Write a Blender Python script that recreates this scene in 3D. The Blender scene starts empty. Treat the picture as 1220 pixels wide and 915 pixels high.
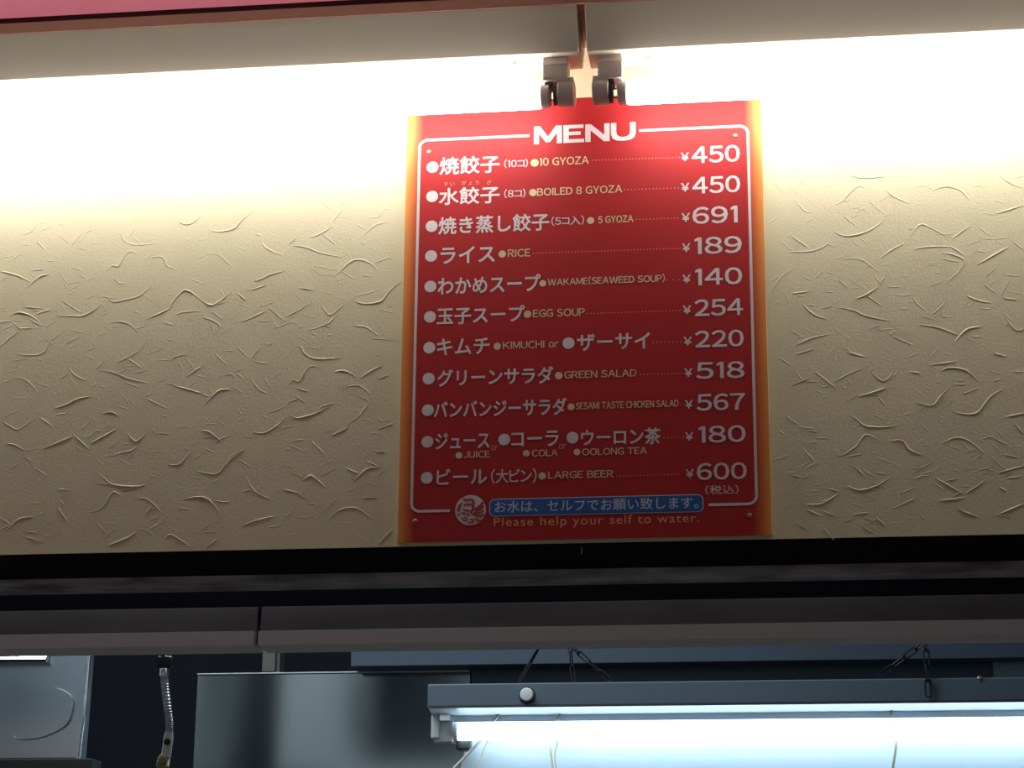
import bpy, bmesh, math, random
from mathutils import Vector, Matrix
random.seed(7)
scene = bpy.context.scene
COL = scene.collection

# ------------------------------------------------------------------ camera
W, H, F = 1220.0, 915.0, 2600.0
CAM = Vector((0.0, -2.369, 1.5))
PITCH, YAW, ROLL = (math.radians(a) for a in (16.54534, 7.854, 0.52695))
RM = Matrix.Rotation(YAW, 3, 'Z') @ Matrix.Rotation(PITCH, 3, 'X') @ Matrix.Rotation(math.pi / 2, 3, 'X') @ Matrix.Rotation(ROLL, 3, 'Z')
cd = bpy.data.cameras.new('camera')
cd.sensor_width = 36.0
cd.lens = 36.0 * F / W
cd.clip_start = 0.05
cam = bpy.data.objects.new('camera', cd)
COL.objects.link(cam)
cam.matrix_world = Matrix.Translation(CAM) @ RM.to_4x4()
scene.camera = cam

def ray(px, py):
    return RM @ Vector(((px - W / 2) / F, -(py - H / 2) / F, -1.0))
def at(px, py, y):
    """photo measurement -> point on the upright plane at depth y"""
    d = ray(px, py)
    return CAM + d * ((y - CAM.y) / d.y)
def zrow(px, py, y):
    return at(px, py, y).z
def proj(p):
    c = RM.transposed() @ (Vector(p) - CAM)
    return (W / 2 + F * c.x / -c.z, H / 2 - F * c.y / -c.z)

# ------------------------------------------------------------------ light and exposure
scene.view_settings.view_transform = 'Standard'
scene.view_settings.look = 'None'
scene.view_settings.exposure = 0.0
scene.view_settings.gamma = 1.0
scene.view_settings.use_curve_mapping = False
TUBE_L, KTUBE_L = 20.5, 7.3
wd = bpy.data.worlds.new('world')
scene.world = wd
wd.use_nodes = True
wd.node_tree.nodes['Background'].inputs[0].default_value = (1.0, 0.90, 0.80, 1)
wd.node_tree.nodes['Background'].inputs[1].default_value = 0.018

def area(name, loc, aim, sx, sy, power, col):
    l = bpy.data.lights.new(name, 'AREA')
    l.shape = 'RECTANGLE'; l.size = sx; l.size_y = sy; l.energy = power; l.color = col
    o = bpy.data.objects.new(name, l); COL.objects.link(o)
    o.location = loc
    o.rotation_euler = (Vector(aim) - Vector(loc)).to_track_quat('-Z', 'Y').to_euler()
    return o
area('added_fascia_fill', (-0.9, -0.285, 2.97), (-0.9, -0.26, 0), 2.0, 0.05, 9.0, (1.0, 0.92, 0.92))  # unseen strip added to brighten the pink fascia alone
area('dining_room_lamp', (-1.6, -3.3, 1.95), (-0.5, 0.0, 2.0), 1.0, 0.3, 5.0, (1.0, 0.88, 0.84))
area('kitchen_ceiling_light', (-0.9, 0.75, 2.90), (-0.9, 0.75, 0), 1.2, 0.12, 20.0, (0.82, 0.93, 1.0))

# ------------------------------------------------------------------ materials
def mat(name, col, rough=0.5, metal=0.0, emit=0.0, ecol=None, spec=0.5):
    m = bpy.data.materials.new(name); m.use_nodes = True
    b = m.node_tree.nodes['Principled BSDF']
    b.inputs['Base Color'].default_value = (*col, 1)
    b.inputs['Roughness'].default_value = rough
    b.inputs['Metallic'].default_value = metal
    b.inputs['Specular IOR Level'].default_value = spec
    if emit:
        b.inputs['Emission Color'].default_value = (*(ecol or col), 1)
        b.inputs['Emission Strength'].default_value = emit
    return m
def nodes(m):
    return m.node_tree.nodes, m.node_tree.links, m.node_tree.nodes['Principled BSDF']
def add_bump(m, scale, strength, dist=0.001, detail=3.0, stretch=None):
    n, l, b = nodes(m)
    tc = n.new('ShaderNodeTexCoord'); mp = n.new('ShaderNodeMapping'); tx = n.new('ShaderNodeTexNoise'); bp = n.new('ShaderNodeBump')
    if stretch: mp.inputs['Scale'].default_value = stretch
    tx.inputs['Scale'].default_value = scale; tx.inputs['Detail'].default_value = detail
    bp.inputs['Strength'].default_value = strength; bp.inputs['Distance'].default_value = dist
    l.new(tc.outputs['Object'], mp.inputs['Vector']); l.new(mp.outputs['Vector'], tx.inputs['Vector'])
    l.new(tx.outputs['Fac'], bp.inputs['Height']); l.new(bp.outputs['Normal'], b.inputs['Normal'])
    return m
def mottle(m, c1, c2, scale, stretch=(1, 1, 1), lo=0.35, hi=0.65, detail=4.0):
    n, l, b = nodes(m)
    tc = n.new('ShaderNodeTexCoord'); mp = n.new('ShaderNodeMapping'); tx = n.new('ShaderNodeTexNoise'); cr = n.new('ShaderNodeValToRGB')
    mp.inputs['Scale'].default_value = stretch
    tx.inputs['Scale'].default_value = scale; tx.inputs['Detail'].default_value = detail
    cr.color_ramp.elements[0].position = lo; cr.color_ramp.elements[0].color = (*c1, 1)
    cr.color_ramp.elements[1].position = hi; cr.color_ramp.elements[1].color = (*c2, 1)
    l.new(tc.outputs['Object'], mp.inputs['Vector']); l.new(mp.outputs['Vector'], tx.inputs['Vector'])
    l.new(tx.outputs['Fac'], cr.inputs['Fac']); l.new(cr.outputs['Color'], b.inputs['Base Color'])
    return m

M = {}
M['paper'] = add_bump(mat('cream_wallpaper', (0.68, 0.625, 0.46), 0.75, spec=0.2), 420, 0.30, 0.0010, 4)
M['under_wall_shade'] = mat('painted_under_wall_shade', (0.010, 0.010, 0.013), 0.9, spec=0.1)  # shade under the wall and in the recess painted near-black
M['timber'] = add_bump(mottle(mat('grimy_timber', (0.08, 0.08, 0.08), 0.85), (0.16, 0.16, 0.17), (0.50, 0.50, 0.53), 6, (2, 3, 14), 0.3, 0.66), 60, 0.6, 0.002)
M['rail'] = mottle(mat('brown_rail', (0.10, 0.085, 0.08), 0.55), (0.125, 0.115, 0.12), (0.18, 0.165, 0.17), 5, (1, 1, 3))
M['lip'] = mat('pale_rail_lip', (0.88, 0.83, 0.86), 0.5)
M['pink'] = add_bump(mat('pink_laminate', (0.80, 0.22, 0.29), 0.45), 180, 0.25, 0.0006)
M['bounce_strip'] = mat('painted_bounce_strip', (0.62, 0.30, 0.25), 0.6, spec=0.2)
M['enamel'] = mat('beige_enamel', (0.68, 0.60, 0.50), 0.42)
M['holder'] = mat('grey_plastic', (0.86, 0.74, 0.69), 0.5)
M['dkholder'] = mat('dark_plastic', (0.10, 0.085, 0.085), 0.5)
M['tube'] = mat('warm_tube', (0.9, 0.9, 0.9), 0.3, emit=TUBE_L, ecol=(1.0, 0.96, 0.87))
M['ktube'] = mat('daylight_tube', (0.9, 0.9, 0.9), 0.3, emit=KTUBE_L, ecol=(0.66, 0.86, 1.0))
M['screw'] = mat('screw_metal', (0.6, 0.56, 0.5), 0.35, 0.8)
M['sign_screw'] = mat('dull_screw', (0.34, 0.24, 0.22), 0.55, 0.6)
M['brass'] = mat('dull_brass', (0.42, 0.36, 0.20), 0.4, 0.9)
M['edge_shade'] = mat('painted_edge_shade', (0.012, 0.003, 0.004), 0.9, spec=0.0)  # shadow line under the fascia put into the edge colour
M['backing'] = mat('fascia_backing', (0.22, 0.20, 0.18), 0.7)
M['hosemetal'] = mat('hose_metal', (0.6, 0.62, 0.64), 0.38, 1.0)
M['duct_reflection'] = mat('painted_duct_reflection', (0.20, 0.24, 0.28), 0.5)
M['chrome'] = mat('chrome', (0.75, 0.78, 0.8), 0.18, 1.0)
M['dkmetal'] = mat('dark_metal', (0.06, 0.065, 0.07), 0.4, 0.6)
M['chain'] = mat('black_chain', (0.012, 0.013, 0.016), 0.5, 0.3)
M['white_letter'] = mat('white_print', (0.62, 0.56, 0.60), 0.45, spec=0.25)
M['yellow_letter'] = mat('yellow_print', (0.64, 0.51, 0.33), 0.45, spec=0.25)
M['orange_letter'] = mat('orange_print', (0.70, 0.33, 0.16), 0.4)
M['pale_letter'] = mat('pink_print', (0.62, 0.26, 0.27), 0.4, spec=0.25)
M['blue'] = mat('blue_print', (0.012, 0.088, 0.33), 0.4)
M['paleblue'] = mat('pale_blue_print', (0.50, 0.62, 0.85), 0.4)
M['red_print'] = mat('red_print', (0.34, 0.025, 0.03), 0.4)
M['cream_edge'] = mat('cream_board_edge', (0.85, 0.72, 0.5), 0.4)
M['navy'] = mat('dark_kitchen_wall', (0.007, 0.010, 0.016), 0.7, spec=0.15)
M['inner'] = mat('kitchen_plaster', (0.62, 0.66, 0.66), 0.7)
M['hoodgrey'] = mat('grey_hood_paint', (0.052, 0.075, 0.105), 0.5, spec=0.3)
M['housing'] = mat('grey_housing', (0.10, 0.13, 0.165), 0.5, spec=0.3)
M['reflector'] = mat('white_reflector', (0.76, 0.87, 0.94), 0.4)
M['ballast'] = mat('reflector_channel', (0.70, 0.76, 0.86), 0.45)
M['plastic'] = mat('white_plastic', (0.62, 0.66, 0.66), 0.4)
M['wire'] = mat('tan_wire', (0.30, 0.25, 0.18), 0.45, 0.4)
M['beige'] = mat('beige_paint', (0.09, 0.09, 0.075), 0.6)
M['floor'] = mottle(mat('floor_tile', (0.2, 0.18, 0.16), 0.5), (0.18, 0.16, 0.14), (0.24, 0.22, 0.2), 3)
M['plaster'] = mat('ceiling_paint', (0.7, 0.66, 0.6), 0.8)
def steel(name, col, rough, scale, strength, dist, stretch):
    return add_bump(mat(name, col, rough, 1.0), scale, strength, dist, 1.0, stretch)
M['steel'] = steel('wavy_stainless', (0.31, 0.345, 0.355), 0.12, 2.2, 0.08, 0.02, (2.5, 1, 0.8))
M['steel2'] = steel('hood_stainless', (0.50, 0.57, 0.62), 0.33, 3.0, 0.2, 0.02, (1, 1, 1))

# red board with its printed orange side bands (a printed gradient across the board's width)
SY = -0.006
SL = at(473, 647, SY); SR = at(920, 638, SY); ST = at(690, 116.3, SY)
SX0, SX1, SZ0, SZ1 = SL.x, SR.x, (SL.z + SR.z) / 2, ST.z
m = mat('red_board', (0.36, 0.026, 0.03), 0.55, spec=0.2)
n, l, b = nodes(m)
tc = n.new('ShaderNodeTexCoord'); sp = n.new('ShaderNodeSeparateXYZ'); cr = n.new('ShaderNodeValToRGB')
l.new(tc.outputs['Generated'], sp.inputs[0]); l.new(sp.outputs['X'], cr.inputs['Fac']); l.new(cr.outputs['Color'], b.inputs['Base Color'])
OR, RD = (0.72, 0.30, 0.09, 1), (0.37, 0.019, 0.023, 1)
e = cr.color_ramp.elements
e[0].position = 0.0; e[0].color = OR
e[1].position = 1.0; e[1].color = OR
for p, c in ((0.012, (0.66, 0.22, 0.05, 1)), (0.026, (0.52, 0.11, 0.04, 1)), (0.046, RD), (0.954, RD), (0.974, (0.52, 0.11, 0.04, 1)), (0.988, (0.66, 0.22, 0.05, 1))):
    k = e.new(p); k.color = c
M['red'] = m

# ------------------------------------------------------------------ mesh builder
class MB:
    def __init__(s): s.v = []; s.f = []; s.mi = []; s.sm = []
    def add(s, vs, fs, mi=0, smooth=False):
        o = len(s.v); s.v += [Vector(v) for v in vs]
        for f in fs: s.f.append([i + o for i in f]); s.mi.append(mi); s.sm.append(smooth)
        return s
    def box(s, a, b, mi=0):
        x0, y0, z0 = a; x1, y1, z1 = b
        vs = [(x0, y0, z0), (x1, y0, z0), (x1, y1, z0), (x0, y1, z0), (x0, y0, z1), (x1, y0, z1), (x1, y1, z1), (x0, y1, z1)]
        return s.add(vs, [(0, 3, 2, 1), (4, 5, 6, 7), (0, 1, 5, 4), (1, 2, 6, 5), (2, 3, 7, 6), (3, 0, 4, 7)], mi)
    def prism(s, prof, x0, x1, mi=0):
        """(y,z) outline swept along x"""
        k = len(prof)
        vs = [(x0, y, z) for y, z in prof] + [(x1, y, z) for y, z in prof]
        fs = [(i, (i + 1) % k, (i + 1) % k + k, i + k) for i in range(k)]
        fs += [tuple(range(k))[::-1], tuple(range(k, 2 * k))]
        return s.add(vs, fs, mi)
    def plate(s, pts, y0, y1, mi=0):
        """(x,z) outline given depth from y0 to y1"""
        k = len(pts)
        vs = [(x, y0, z) for x, z in pts] + [(x, y1, z) for x, z in pts]
        fs = [(i, (i + 1) % k, (i + 1) % k + k, i + k) for i in range(k)]
        fs += [tuple(range(k)), tuple(range(k, 2 * k))[::-1]]
        return s.add(vs, fs, mi)
    def rings(s, rs, closed=False, caps=True, mi=0, smooth=True):
        k = len(rs[0]); vs = [p for r in rs for p in r]; fs = []; nr = len(rs)
        for j in range(nr if closed else nr - 1):
            for i in range(k):
                a, b2 = j * k, ((j + 1) % nr) * k
                fs.append((a + i, a + (i + 1) % k, b2 + (i + 1) % k, b2 + i))
        s.add(vs, fs, mi, smooth)
        if caps and not closed:
            s.add(rs[0], [tuple(range(k))[::-1]], mi); s.add(rs[-1], [tuple(range(k))], mi)
        return s
    def sweep(s, path, r, seg=10, closed=False, mi=0):
        P = [Vector(p) for p in path]; k = len(P); R = r if isinstance(r, (list, tuple)) else [r] * k
        rs = []; up = None
        for i in range(k):
            t = (P[(i + 1) % k] - P[i - 1]) if closed else (P[min(i + 1, k - 1)] - P[max(i - 1, 0)])
            t.normalize()
            if up is None: up = t.orthogonal()
            up = (up - t * up.dot(t)).normalized(); sd = t.cross(up)
            rs.append([P[i] + (up * math.cos(a) + sd * math.sin(a)) * R[i] for a in (2 * math.pi * q / seg for q in range(seg))])
        return s.rings(rs, closed, True, mi)
    def turned(s, c, axis, prof, seg=28, mi=0):
        """lathe: prof = [(distance along axis, radius)]"""
        ax = Vector(axis).normalized(); u = ax.orthogonal().normalized(); w = ax.cross(u); c = Vector(c)
        rs = [[c + ax * d + (u * math.cos(a) + w * math.sin(a)) * r for a in (2 * math.pi * q / seg for q in range(seg))] for d, r in prof]
        return s.rings(rs, mi=mi)
    def build(s, name, mats, parent=None, bevel=0.0, smooth_angle=None):
        if not isinstance(mats, (list, tuple)): mats = [mats]
        if parent is None:
            xs = [v.x for v in s.v]; ys = [v.y for v in s.v]; zs = [v.z for v in s.v]
            org = Vector(((min(xs) + max(xs)) / 2, (min(ys) + max(ys)) / 2, min(zs)))
        else:
            org = Vector((0, 0, 0)); q = parent
            while q: org += q.location; q = q.parent
        me = bpy.data.meshes.new(name)
        me.from_pydata([v - org for v in s.v], [], s.f)
        for m_ in mats: me.materials.append(m_)
        for p, i, sm in zip(me.polygons, s.mi, s.sm): p.material_index = i; p.use_smooth = sm
        bm = bmesh.new(); bm.from_mesh(me); bmesh.ops.remove_doubles(bm, verts=bm.verts, dist=1e-6)
        bmesh.ops.recalc_face_normals(bm, faces=bm.faces); bm.to_mesh(me); bm.free()
        if any(s.sm): me.set_sharp_from_angle(angle=math.radians(40))
        me.update()
        o = bpy.data.objects.new(name, me); COL.objects.link(o)
        if parent is None: o.location = org
        else: o.parent = parent
        if bevel:
            bv = o.modifiers.new('bevel', 'BEVEL'); bv.width = bevel; bv.segments = 2; bv.limit_method = 'ANGLE'; bv.angle_limit = math.radians(35)
        return o
def struct(o): o['kind'] = 'structure'; return o
def tag(o, label, cat, group=None):
    o['label'] = label; o['category'] = cat
    if group: o['group'] = group
    return o
def thing(name, loc, label, cat, group=None):
    o = bpy.data.objects.new(name, None); COL.objects.link(o); o.location = loc; o.empty_display_size = 0.05
    return tag(o, label, cat, group)
def spline(pts, n=6):
    P = [Vector((*p, 0)) if len(p) == 2 else Vector(p) for p in pts]; out = []
    for i in range(len(P) - 1):
        p0 = P[max(i - 1, 0)]; p1 = P[i]; p2 = P[i + 1]; p3 = P[min(i + 2, len(P) - 1)]
        for k in range(n):
            t = k / n
            out.append(0.5 * ((2 * p1) + (p2 - p0) * t + (2 * p0 - 5 * p1 + 4 * p2 - p3) * t * t + (3 * p1 - p0 - 3 * p2 + p3) * t ** 3))
    out.append(P[-1]); return out

# ------------------------------------------------------------------ the setting
XL, XR = -2.2, 1.7
WT = 0.14                                   # thickness of the header wall
ZW = (zrow(0, 661, 0) + zrow(1218, 636.5, 0)) / 2
CEIL = 3.0
struct(MB().box((XL, -4.5, -0.1), (XR, 2.1, 0.0)).build('floor', M['floor']))
struct(MB().box((XL, -4.5, CEIL), (XR, 2.1, CEIL + 0.1)).build('ceiling', M['plaster']))

# header wall: wallpaper with raised crease strokes, dark underside, plaster on the kitchen side
STROKES = [
 (5.083, 0, 220, [[(140,300),(180,290),(225,240)],[(225,345),(280,400)],[(350,300),(420,355)],[(430,375),(490,295)],[(520,290),(560,270)],[(475,385),(525,392)],[(80,455),(130,410)],[(195,520),(265,512)],[(285,460),(330,465)],[(0,525),(100,550),(185,590)],[(155,630),(240,560),(300,545)],[(700,292),(735,298),(745,330),(800,362),(880,362),(960,350)],[(1075,215),(1110,238),(1160,235),(1220,190)],[(635,530),(680,490),(715,495),(750,440),(790,405),(840,425)],[(440,500),(490,520)],[(475,545),(520,568)],[(690,570),(745,615)],[(640,680),(690,710),(750,700),(850,670),(930,595)],[(960,550),(990,490)],[(920,440),(985,440),(1010,490),(1065,515)],[(345,795),(440,795),(500,795),(570,760),(620,715)],[(375,700),(490,775)],[(0,762),(45,765)],[(60,800),(110,775),(190,795),(255,850)],[(140,740),(250,750)],[(220,785),(310,755)],[(110,870),(190,870)],[(885,815),(1000,765),(1040,740)],[(1030,735),(1120,640),(1220,700)],[(1070,785),(1120,772),(1220,765)],[(670,840),(720,830),(790,850),(850,910)],[(990,835),(1050,850)]]),
 (5.083, 240, 220, [[(50,275),(110,285),(200,265),(250,210),(325,150)],[(330,300),(365,310)],[(365,355),(410,395),(490,430)],[(30,415),(100,425),(145,460),(190,500)],[(320,580),(345,580),(420,545),(510,522)],[(550,370),(640,382),(710,410),(850,440)],[(530,360),(570,325)],[(660,320),(720,298),(790,255)],[(730,298),(810,358)],[(730,110),(800,160)],[(800,220),(855,150)],[(935,240),(1000,272)],[(980,312),(1050,245),(1125,230)],[(1010,200),(1070,195),(1110,145),(1150,155)],[(800,560),(845,520),(880,485),(940,455),(1020,475),(1080,535)],[(850,525),(920,570)],[(975,550),(1020,555)],[(1060,470),(1140,440)],[(930,710),(1000,722),(1090,705),(1140,640),(1205,590)],[(0,700),(70,730),(180,650)],[(210,650),(270,700)],[(400,740),(510,830)],[(510,805),(570,770),(665,715)],[(240,835),(390,765)],[(0,805),(60,820),(110,855),(80,910)],[(60,765),(125,815)],[(725,730),(780,790),(860,725)],[(640,885),(720,860),(780,830),(820,780)],[(925,855),(1000,865),(1070,915)],[(300,640),(390,610)],[(590,625),(680,640)],[(465,865),(495,850)]]),
 (5.083, 0, 380, [[(0,165),(100,80)],[(125,60),(190,55)],[(185,5),(255,45)],[(100,212),(180,220),(260,205),(310,130),(385,75)],[(415,295),(460,345),(535,378)],[(20,385),(60,370)],[(80,355),(145,365),(190,400),(230,445)],[(360,360),(410,335)],[(330,540),(390,525),(470,485),(550,470)],[(595,310),(700,328),(770,360),(900,390)],[(580,305),(630,255)],[(710,265),(770,235),(840,195)],[(775,240),(860,300)],[(850,180),(890,130)],[(1030,265),(1060,230),(1130,215)],[(1055,405),(1150,430),(1220,450)],[(870,475),(910,450)],[(885,480),(1005,540)],[(0,610),(60,650),(115,668),(215,595)],[(245,598),(320,655)],[(440,695),(540,790)],[(545,755),(620,715),(710,665)],[(265,785),(440,712)],[(40,755),(95,765),(150,800)],[(765,680),(820,742),(890,690)],[(670,832),(740,810),(800,795),(840,760)],[(955,690),(1025,698)],[(1085,652),(1130,652)],[(1015,880),(1080,885),(1120,845),(1170,795)],[(620,575),(680,565),(720,590)],[(340,580),(400,572)],[(60,910),(115,868)],[(1130,350),(1220,285)]]),
 (5.083, 240, 380, [[(210,165),(290,240)],[(300,240),(360,165)],[(400,160),(430,145)],[(325,260),(400,272)],[(570,170),(605,170),(620,205),(680,240),(780,242),(845,232)],[(495,435),(550,370),(590,380),(620,330),(665,285),(715,300)],[(800,322),(870,315),(940,355)],[(960,360),(1020,320),(1090,285)],[(860,415),(870,390)],[(0,455),(45,470)],[(15,520),(80,455),(120,430),(175,430)],[(300,360),(350,430),(400,450)],[(570,465),(630,512)],[(575,420),(650,440)],[(525,575),(580,600),(640,588),(720,560),(790,515)],[(880,410),(960,405),(1030,465)],[(900,445),(1000,490),(1000,530),(940,600),(890,632)],[(790,705),(885,660)],[(310,685),(380,690),(460,645),(510,590)],[(0,680),(50,685),(120,745)],[(20,720),(80,710)],[(135,905),(180,850),(265,785)],[(555,740),(620,730)],[(670,745),(740,815)],[(140,345),(180,335),(200,355)],[(1050,805),(1110,805)],[(1000,860),(1070,895)],[(80,210),(150,275)],[(1070,665),(1170,630)]]),
 (2.5417, 0, 520, [[(0,245),(30,265)],[(15,290),(60,250),(100,245)],[(595,105),(660,112),(700,60),(740,40)],[(300,110),(340,145),(410,152),(440,145)],[(275,230),(310,215),(340,170),(370,182)],[(415,190),(445,190),(490,230)],[(440,235),(460,210)],[(555,190),(620,185),(665,228)],[(735,270),(775,255),(830,242)],[(745,120),(770,165),(825,193)],[(855,160),(910,172)],[(915,135),(945,120),(985,155)],[(1045,95),(1085,112)],[(1070,138),(1110,100),(1150,92)],[(995,250),(1030,222),(1080,218),(1125,250)],[(330,330),(380,310),(410,290)],[(500,310),(520,298),(575,335)],[(625,335),(660,308)],[(1145,325),(1190,280)],[(175,215),(205,260)],[(180,160),(205,162)],[(295,265),(320,290)]]),
 (3.935, 910, 200, [[(400,25),(440,45),(530,45),(580,35)],[(330,175),(370,155),(400,120),(440,88),(480,95)],[(575,105),(610,135),(680,168)],[(600,200),(620,150)],[(790,108),(850,88),(920,105),(970,155)],[(1105,35),(1160,75),(1220,95)],[(1085,215),(1140,200),(1220,175)],[(145,150),(190,200),(225,210)],[(165,70),(210,75)],[(45,70),(70,85)],[(375,225),(435,275)],[(330,300),(385,320),(470,305),(540,265),(570,235)],[(680,330),(730,268),(780,280),(870,330)],[(880,335),(970,270)],[(1010,280),(1060,315)],[(550,420),(600,385),(660,355)],[(705,382),(780,370),(870,370)],[(830,400),(880,405),(940,435),(910,490),(850,545)],[(870,365),(940,410)],[(1170,345),(1220,385)],[(1000,455),(1150,370)],[(105,395),(215,392),(270,375),(310,345)],[(130,320),(210,375)],[(375,430),(430,425),(475,440),(540,490)],[(35,580),(80,515),(140,470)],[(185,640),(230,685),(290,708)],[(345,655),(420,668),(480,695),(595,718)],[(430,615),(480,595),(535,560)],[(480,598),(555,648)],[(540,550),(570,505)],[(155,830),(220,800),(310,780)],[(730,735),(820,750),(910,785)],[(890,825),(950,760),(1020,745)],[(590,785),(620,760)],[(600,790),(700,832)],[(700,610),(720,640),(760,670)],[(790,690),(850,630)],[(1110,595),(1150,530)],[(1120,610),(1190,620)],[(1130,700),(1180,760),(1220,755)],[(150,600),(190,600)],[(130,590),(210,580)],[(1030,545),(1090,590)],[(390,865),(470,885)],[(950,600),(1000,620),(1070,635)],[(150,875),(230,850)],[(1080,870),(1140,885)]]),
 (3.935, 910, 420, [[(75,25),(125,60)],[(240,90),(335,165)],[(330,140),(390,105),(460,75)],[(130,155),(215,118)],[(500,85),(560,135),(610,90)],[(445,205),(520,185),(575,165)],[(530,200),(570,250)],[(685,90),(735,98)],[(720,235),(790,248),(830,205),(870,165)],[(830,90),(870,72),(950,85),(1005,135)],[(890,150),(950,150)],[(890,280),(960,290),(1010,275),(1060,210),(1125,170)],[(395,290),(430,310),(480,345),(560,350),(630,340)],[(365,485),(400,465),(440,430),(480,385),(540,410)],[(590,415),(650,415),(680,455),(740,480)],[(840,425),(900,400),(960,415),(1035,475)],[(100,295),(155,335)],[(205,365),(250,372)],[(180,445),(240,515)],[(420,530),(470,575)],[(390,625),(450,645),(530,625),(590,585)],[(800,585),(930,660)],[(950,660),(1040,600)],[(200,712),(270,710),(345,665)],[(610,730),(710,685)],[(420,760),(490,750)],[(525,770),(575,820)],[(910,735),(1000,770)],[(820,695),(930,685)],[(1100,565),(1220,530)],[(1100,630),(1140,650)],[(1140,590),(1200,580)],[(780,60),(850,50),(910,40)],[(1170,90),(1220,90)],[(1100,760),(1220,710)],[(1140,300),(1220,285)],[(1170,330),(1220,380)],[(65,365),(95,380)]]),
]
wall = MB()
wall.box((XL, 0, ZW), (XR, WT, CEIL))
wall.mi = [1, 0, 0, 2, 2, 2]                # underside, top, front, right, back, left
def ridge(path, w, h):
    pts = []
    for i, p in enumerate(path):
        j = random.uniform(-0.22, 0.22) * w
        pts.append((p[0] + j, p[1] + random.uniform(-0.15, 0.15) * w))
    k = len(pts); vs = []; fs = []
    for i, (x, z) in enumerate(pts):
        a = pts[max(i - 1, 0)]; c = pts[min(i + 1, k - 1)]
        t = Vector((c[0] - a[0], c[1] - a[1])).normalized(); nn = Vector((-t.y, t.x))
        tp = math.sin(math.pi * min(max((i + 0.35) / (k - 0.3), 0.02), 0.98)) ** 0.6 * random.uniform(0.75, 1.15)
        for q, hh in ((-1, -0.02), (-0.6, 0.5), (0, 1), (0.6, 0.5), (1, -0.02)):
            vs.append((x + nn.x * q * w * tp, -h * hh * tp, z + nn.y * q * w * tp))
    for i in range(k - 1):
        for q in range(4): fs.append((i * 5 + q, i * 5 + q + 1, i * 5 + q + 6, i * 5 + q + 5))
    wall.add(vs, fs, 0, True)
for sc, ox, oy, ls in STROKES:
    for s_ in ls:
        pts = [at(x / sc + ox, y / sc + oy, 0) for x, y in s_]
        pth = [(p.x, p.y) for p in spline([(p.x, p.z) for p in pts], 5)]
        ln = sum(math.dist(pth[i], pth[i + 1]) for i in range(len(pth) - 1))
        k = min(1.0, 0.6 + ln / 0.08)
        ridge(pth, 0.00138 * k * random.uniform(0.8, 1.15), 0.00072 * k * random.uniform(0.75, 1.2))
def crease(x, z, ln, w, h):
    a = random.uniform(-1.0, 1.0); c = random.uniform(-18, 18); p = [(x, z)]
    for i in range(6):
        a += c * ln / 6; p.append((p[-1][0] + math.cos(a) * ln / 6, p[-1][1] + math.sin(a) * ln / 6))
    ridge(p, w, h)
for i in range(1300):                        # the paper's finer creases
    x, z = random.uniform(-1.02, 0.42), random.uniform(ZW + 0.012, ZW + 0.50)
    if SX0 - 0.02 < x < SX1: continue
    crease(x, z, random.uniform(0.006, 0.02), random.uniform(0.0005, 0.0010), random.uniform(0.0002, 0.00048))
struct(wall.build('wall_front', [M['paper'], M['under_wall_shade'], M['inner']]))

# grimy timber, dark recess and the brown rail under the header wall
XM = 300
def zr(py, y): return zrow(XM, py, y)
zt0, zt1 = zr(671, WT), zr(698.5, WT)
struct(MB().box((XL, WT, zt1), (XR, WT + 0.03, ZW + 0.05)).build('trim_1', M['timber'], bevel=0.002))
yr = 0.20
struct(MB().box((XL, yr + 0.005, zr(724, yr) - 0.01), (XR, yr + 0.02, ZW + 0.03)).build('trim_2', M['under_wall_shade']))  # black board standing in for the shade of the recess
zl0 = zr(769, yr - 0.012)
prof_rail = [(yr, zr(723, yr)), (yr, zr(752, yr)), (yr, zl0 + 0.002), (yr + 0.045, zl0 + 0.002), (yr + 0.045, zr(723, yr))]
xg = at(308.5, 745, yr).x
gap = 0.0022
prof_lip = [(yr - 0.012, zr(751.5, yr - 0.012)), (yr - 0.012, zl0), (yr + 0.042, zl0 - 0.0005), (yr + 0.042, zl0 + 0.004), (yr - 0.001, zl0 + 0.004), (yr - 0.001, zr(751.5, yr - 0.012))]
for n_, (xa, xb) in ((3, (XL, xg - gap)), (4, (xg + gap, XR))):
    o = struct(MB().prism(prof_rail, xa, xb).build('trim_%d' % n_, M['rail'], bevel=0.001))
    MB().prism(prof_lip, xa, xb).build('bottom_lip', M['lip'], o, bevel=0.001)

# pink fascia and a strip above the lamps, red-brown for pink reflected there
yf = -0.20
zf = zrow(150, (21.5 + 7) / 2, yf)
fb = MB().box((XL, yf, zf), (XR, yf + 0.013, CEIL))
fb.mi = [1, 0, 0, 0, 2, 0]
struct(fb.build('trim_5', [M['pink'], M['edge_shade'], M['backing']]))
yb0, yb1, yt = -0.090, -0.043, -0.1165       # lamp body: bottom front, bottom back, top front
zb = zrow(690, 61.8, yb0); zt = zrow(690, 4.5, yt)
struct(MB().box((XL, yt - 0.0005, zt), (XR, 0.0, zt + 0.09)).build('trim_6', M['bounce_strip']))

# kitchen shell
KY, KZ = 1.95, 2.36
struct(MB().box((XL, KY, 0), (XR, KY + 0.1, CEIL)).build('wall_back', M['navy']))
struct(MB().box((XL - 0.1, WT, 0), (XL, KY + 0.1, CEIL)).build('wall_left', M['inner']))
struct(MB().box((XR, WT, 0), (XR + 0.1, KY + 0.1, CEIL)).build('wall_right', M['inner']))

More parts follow.
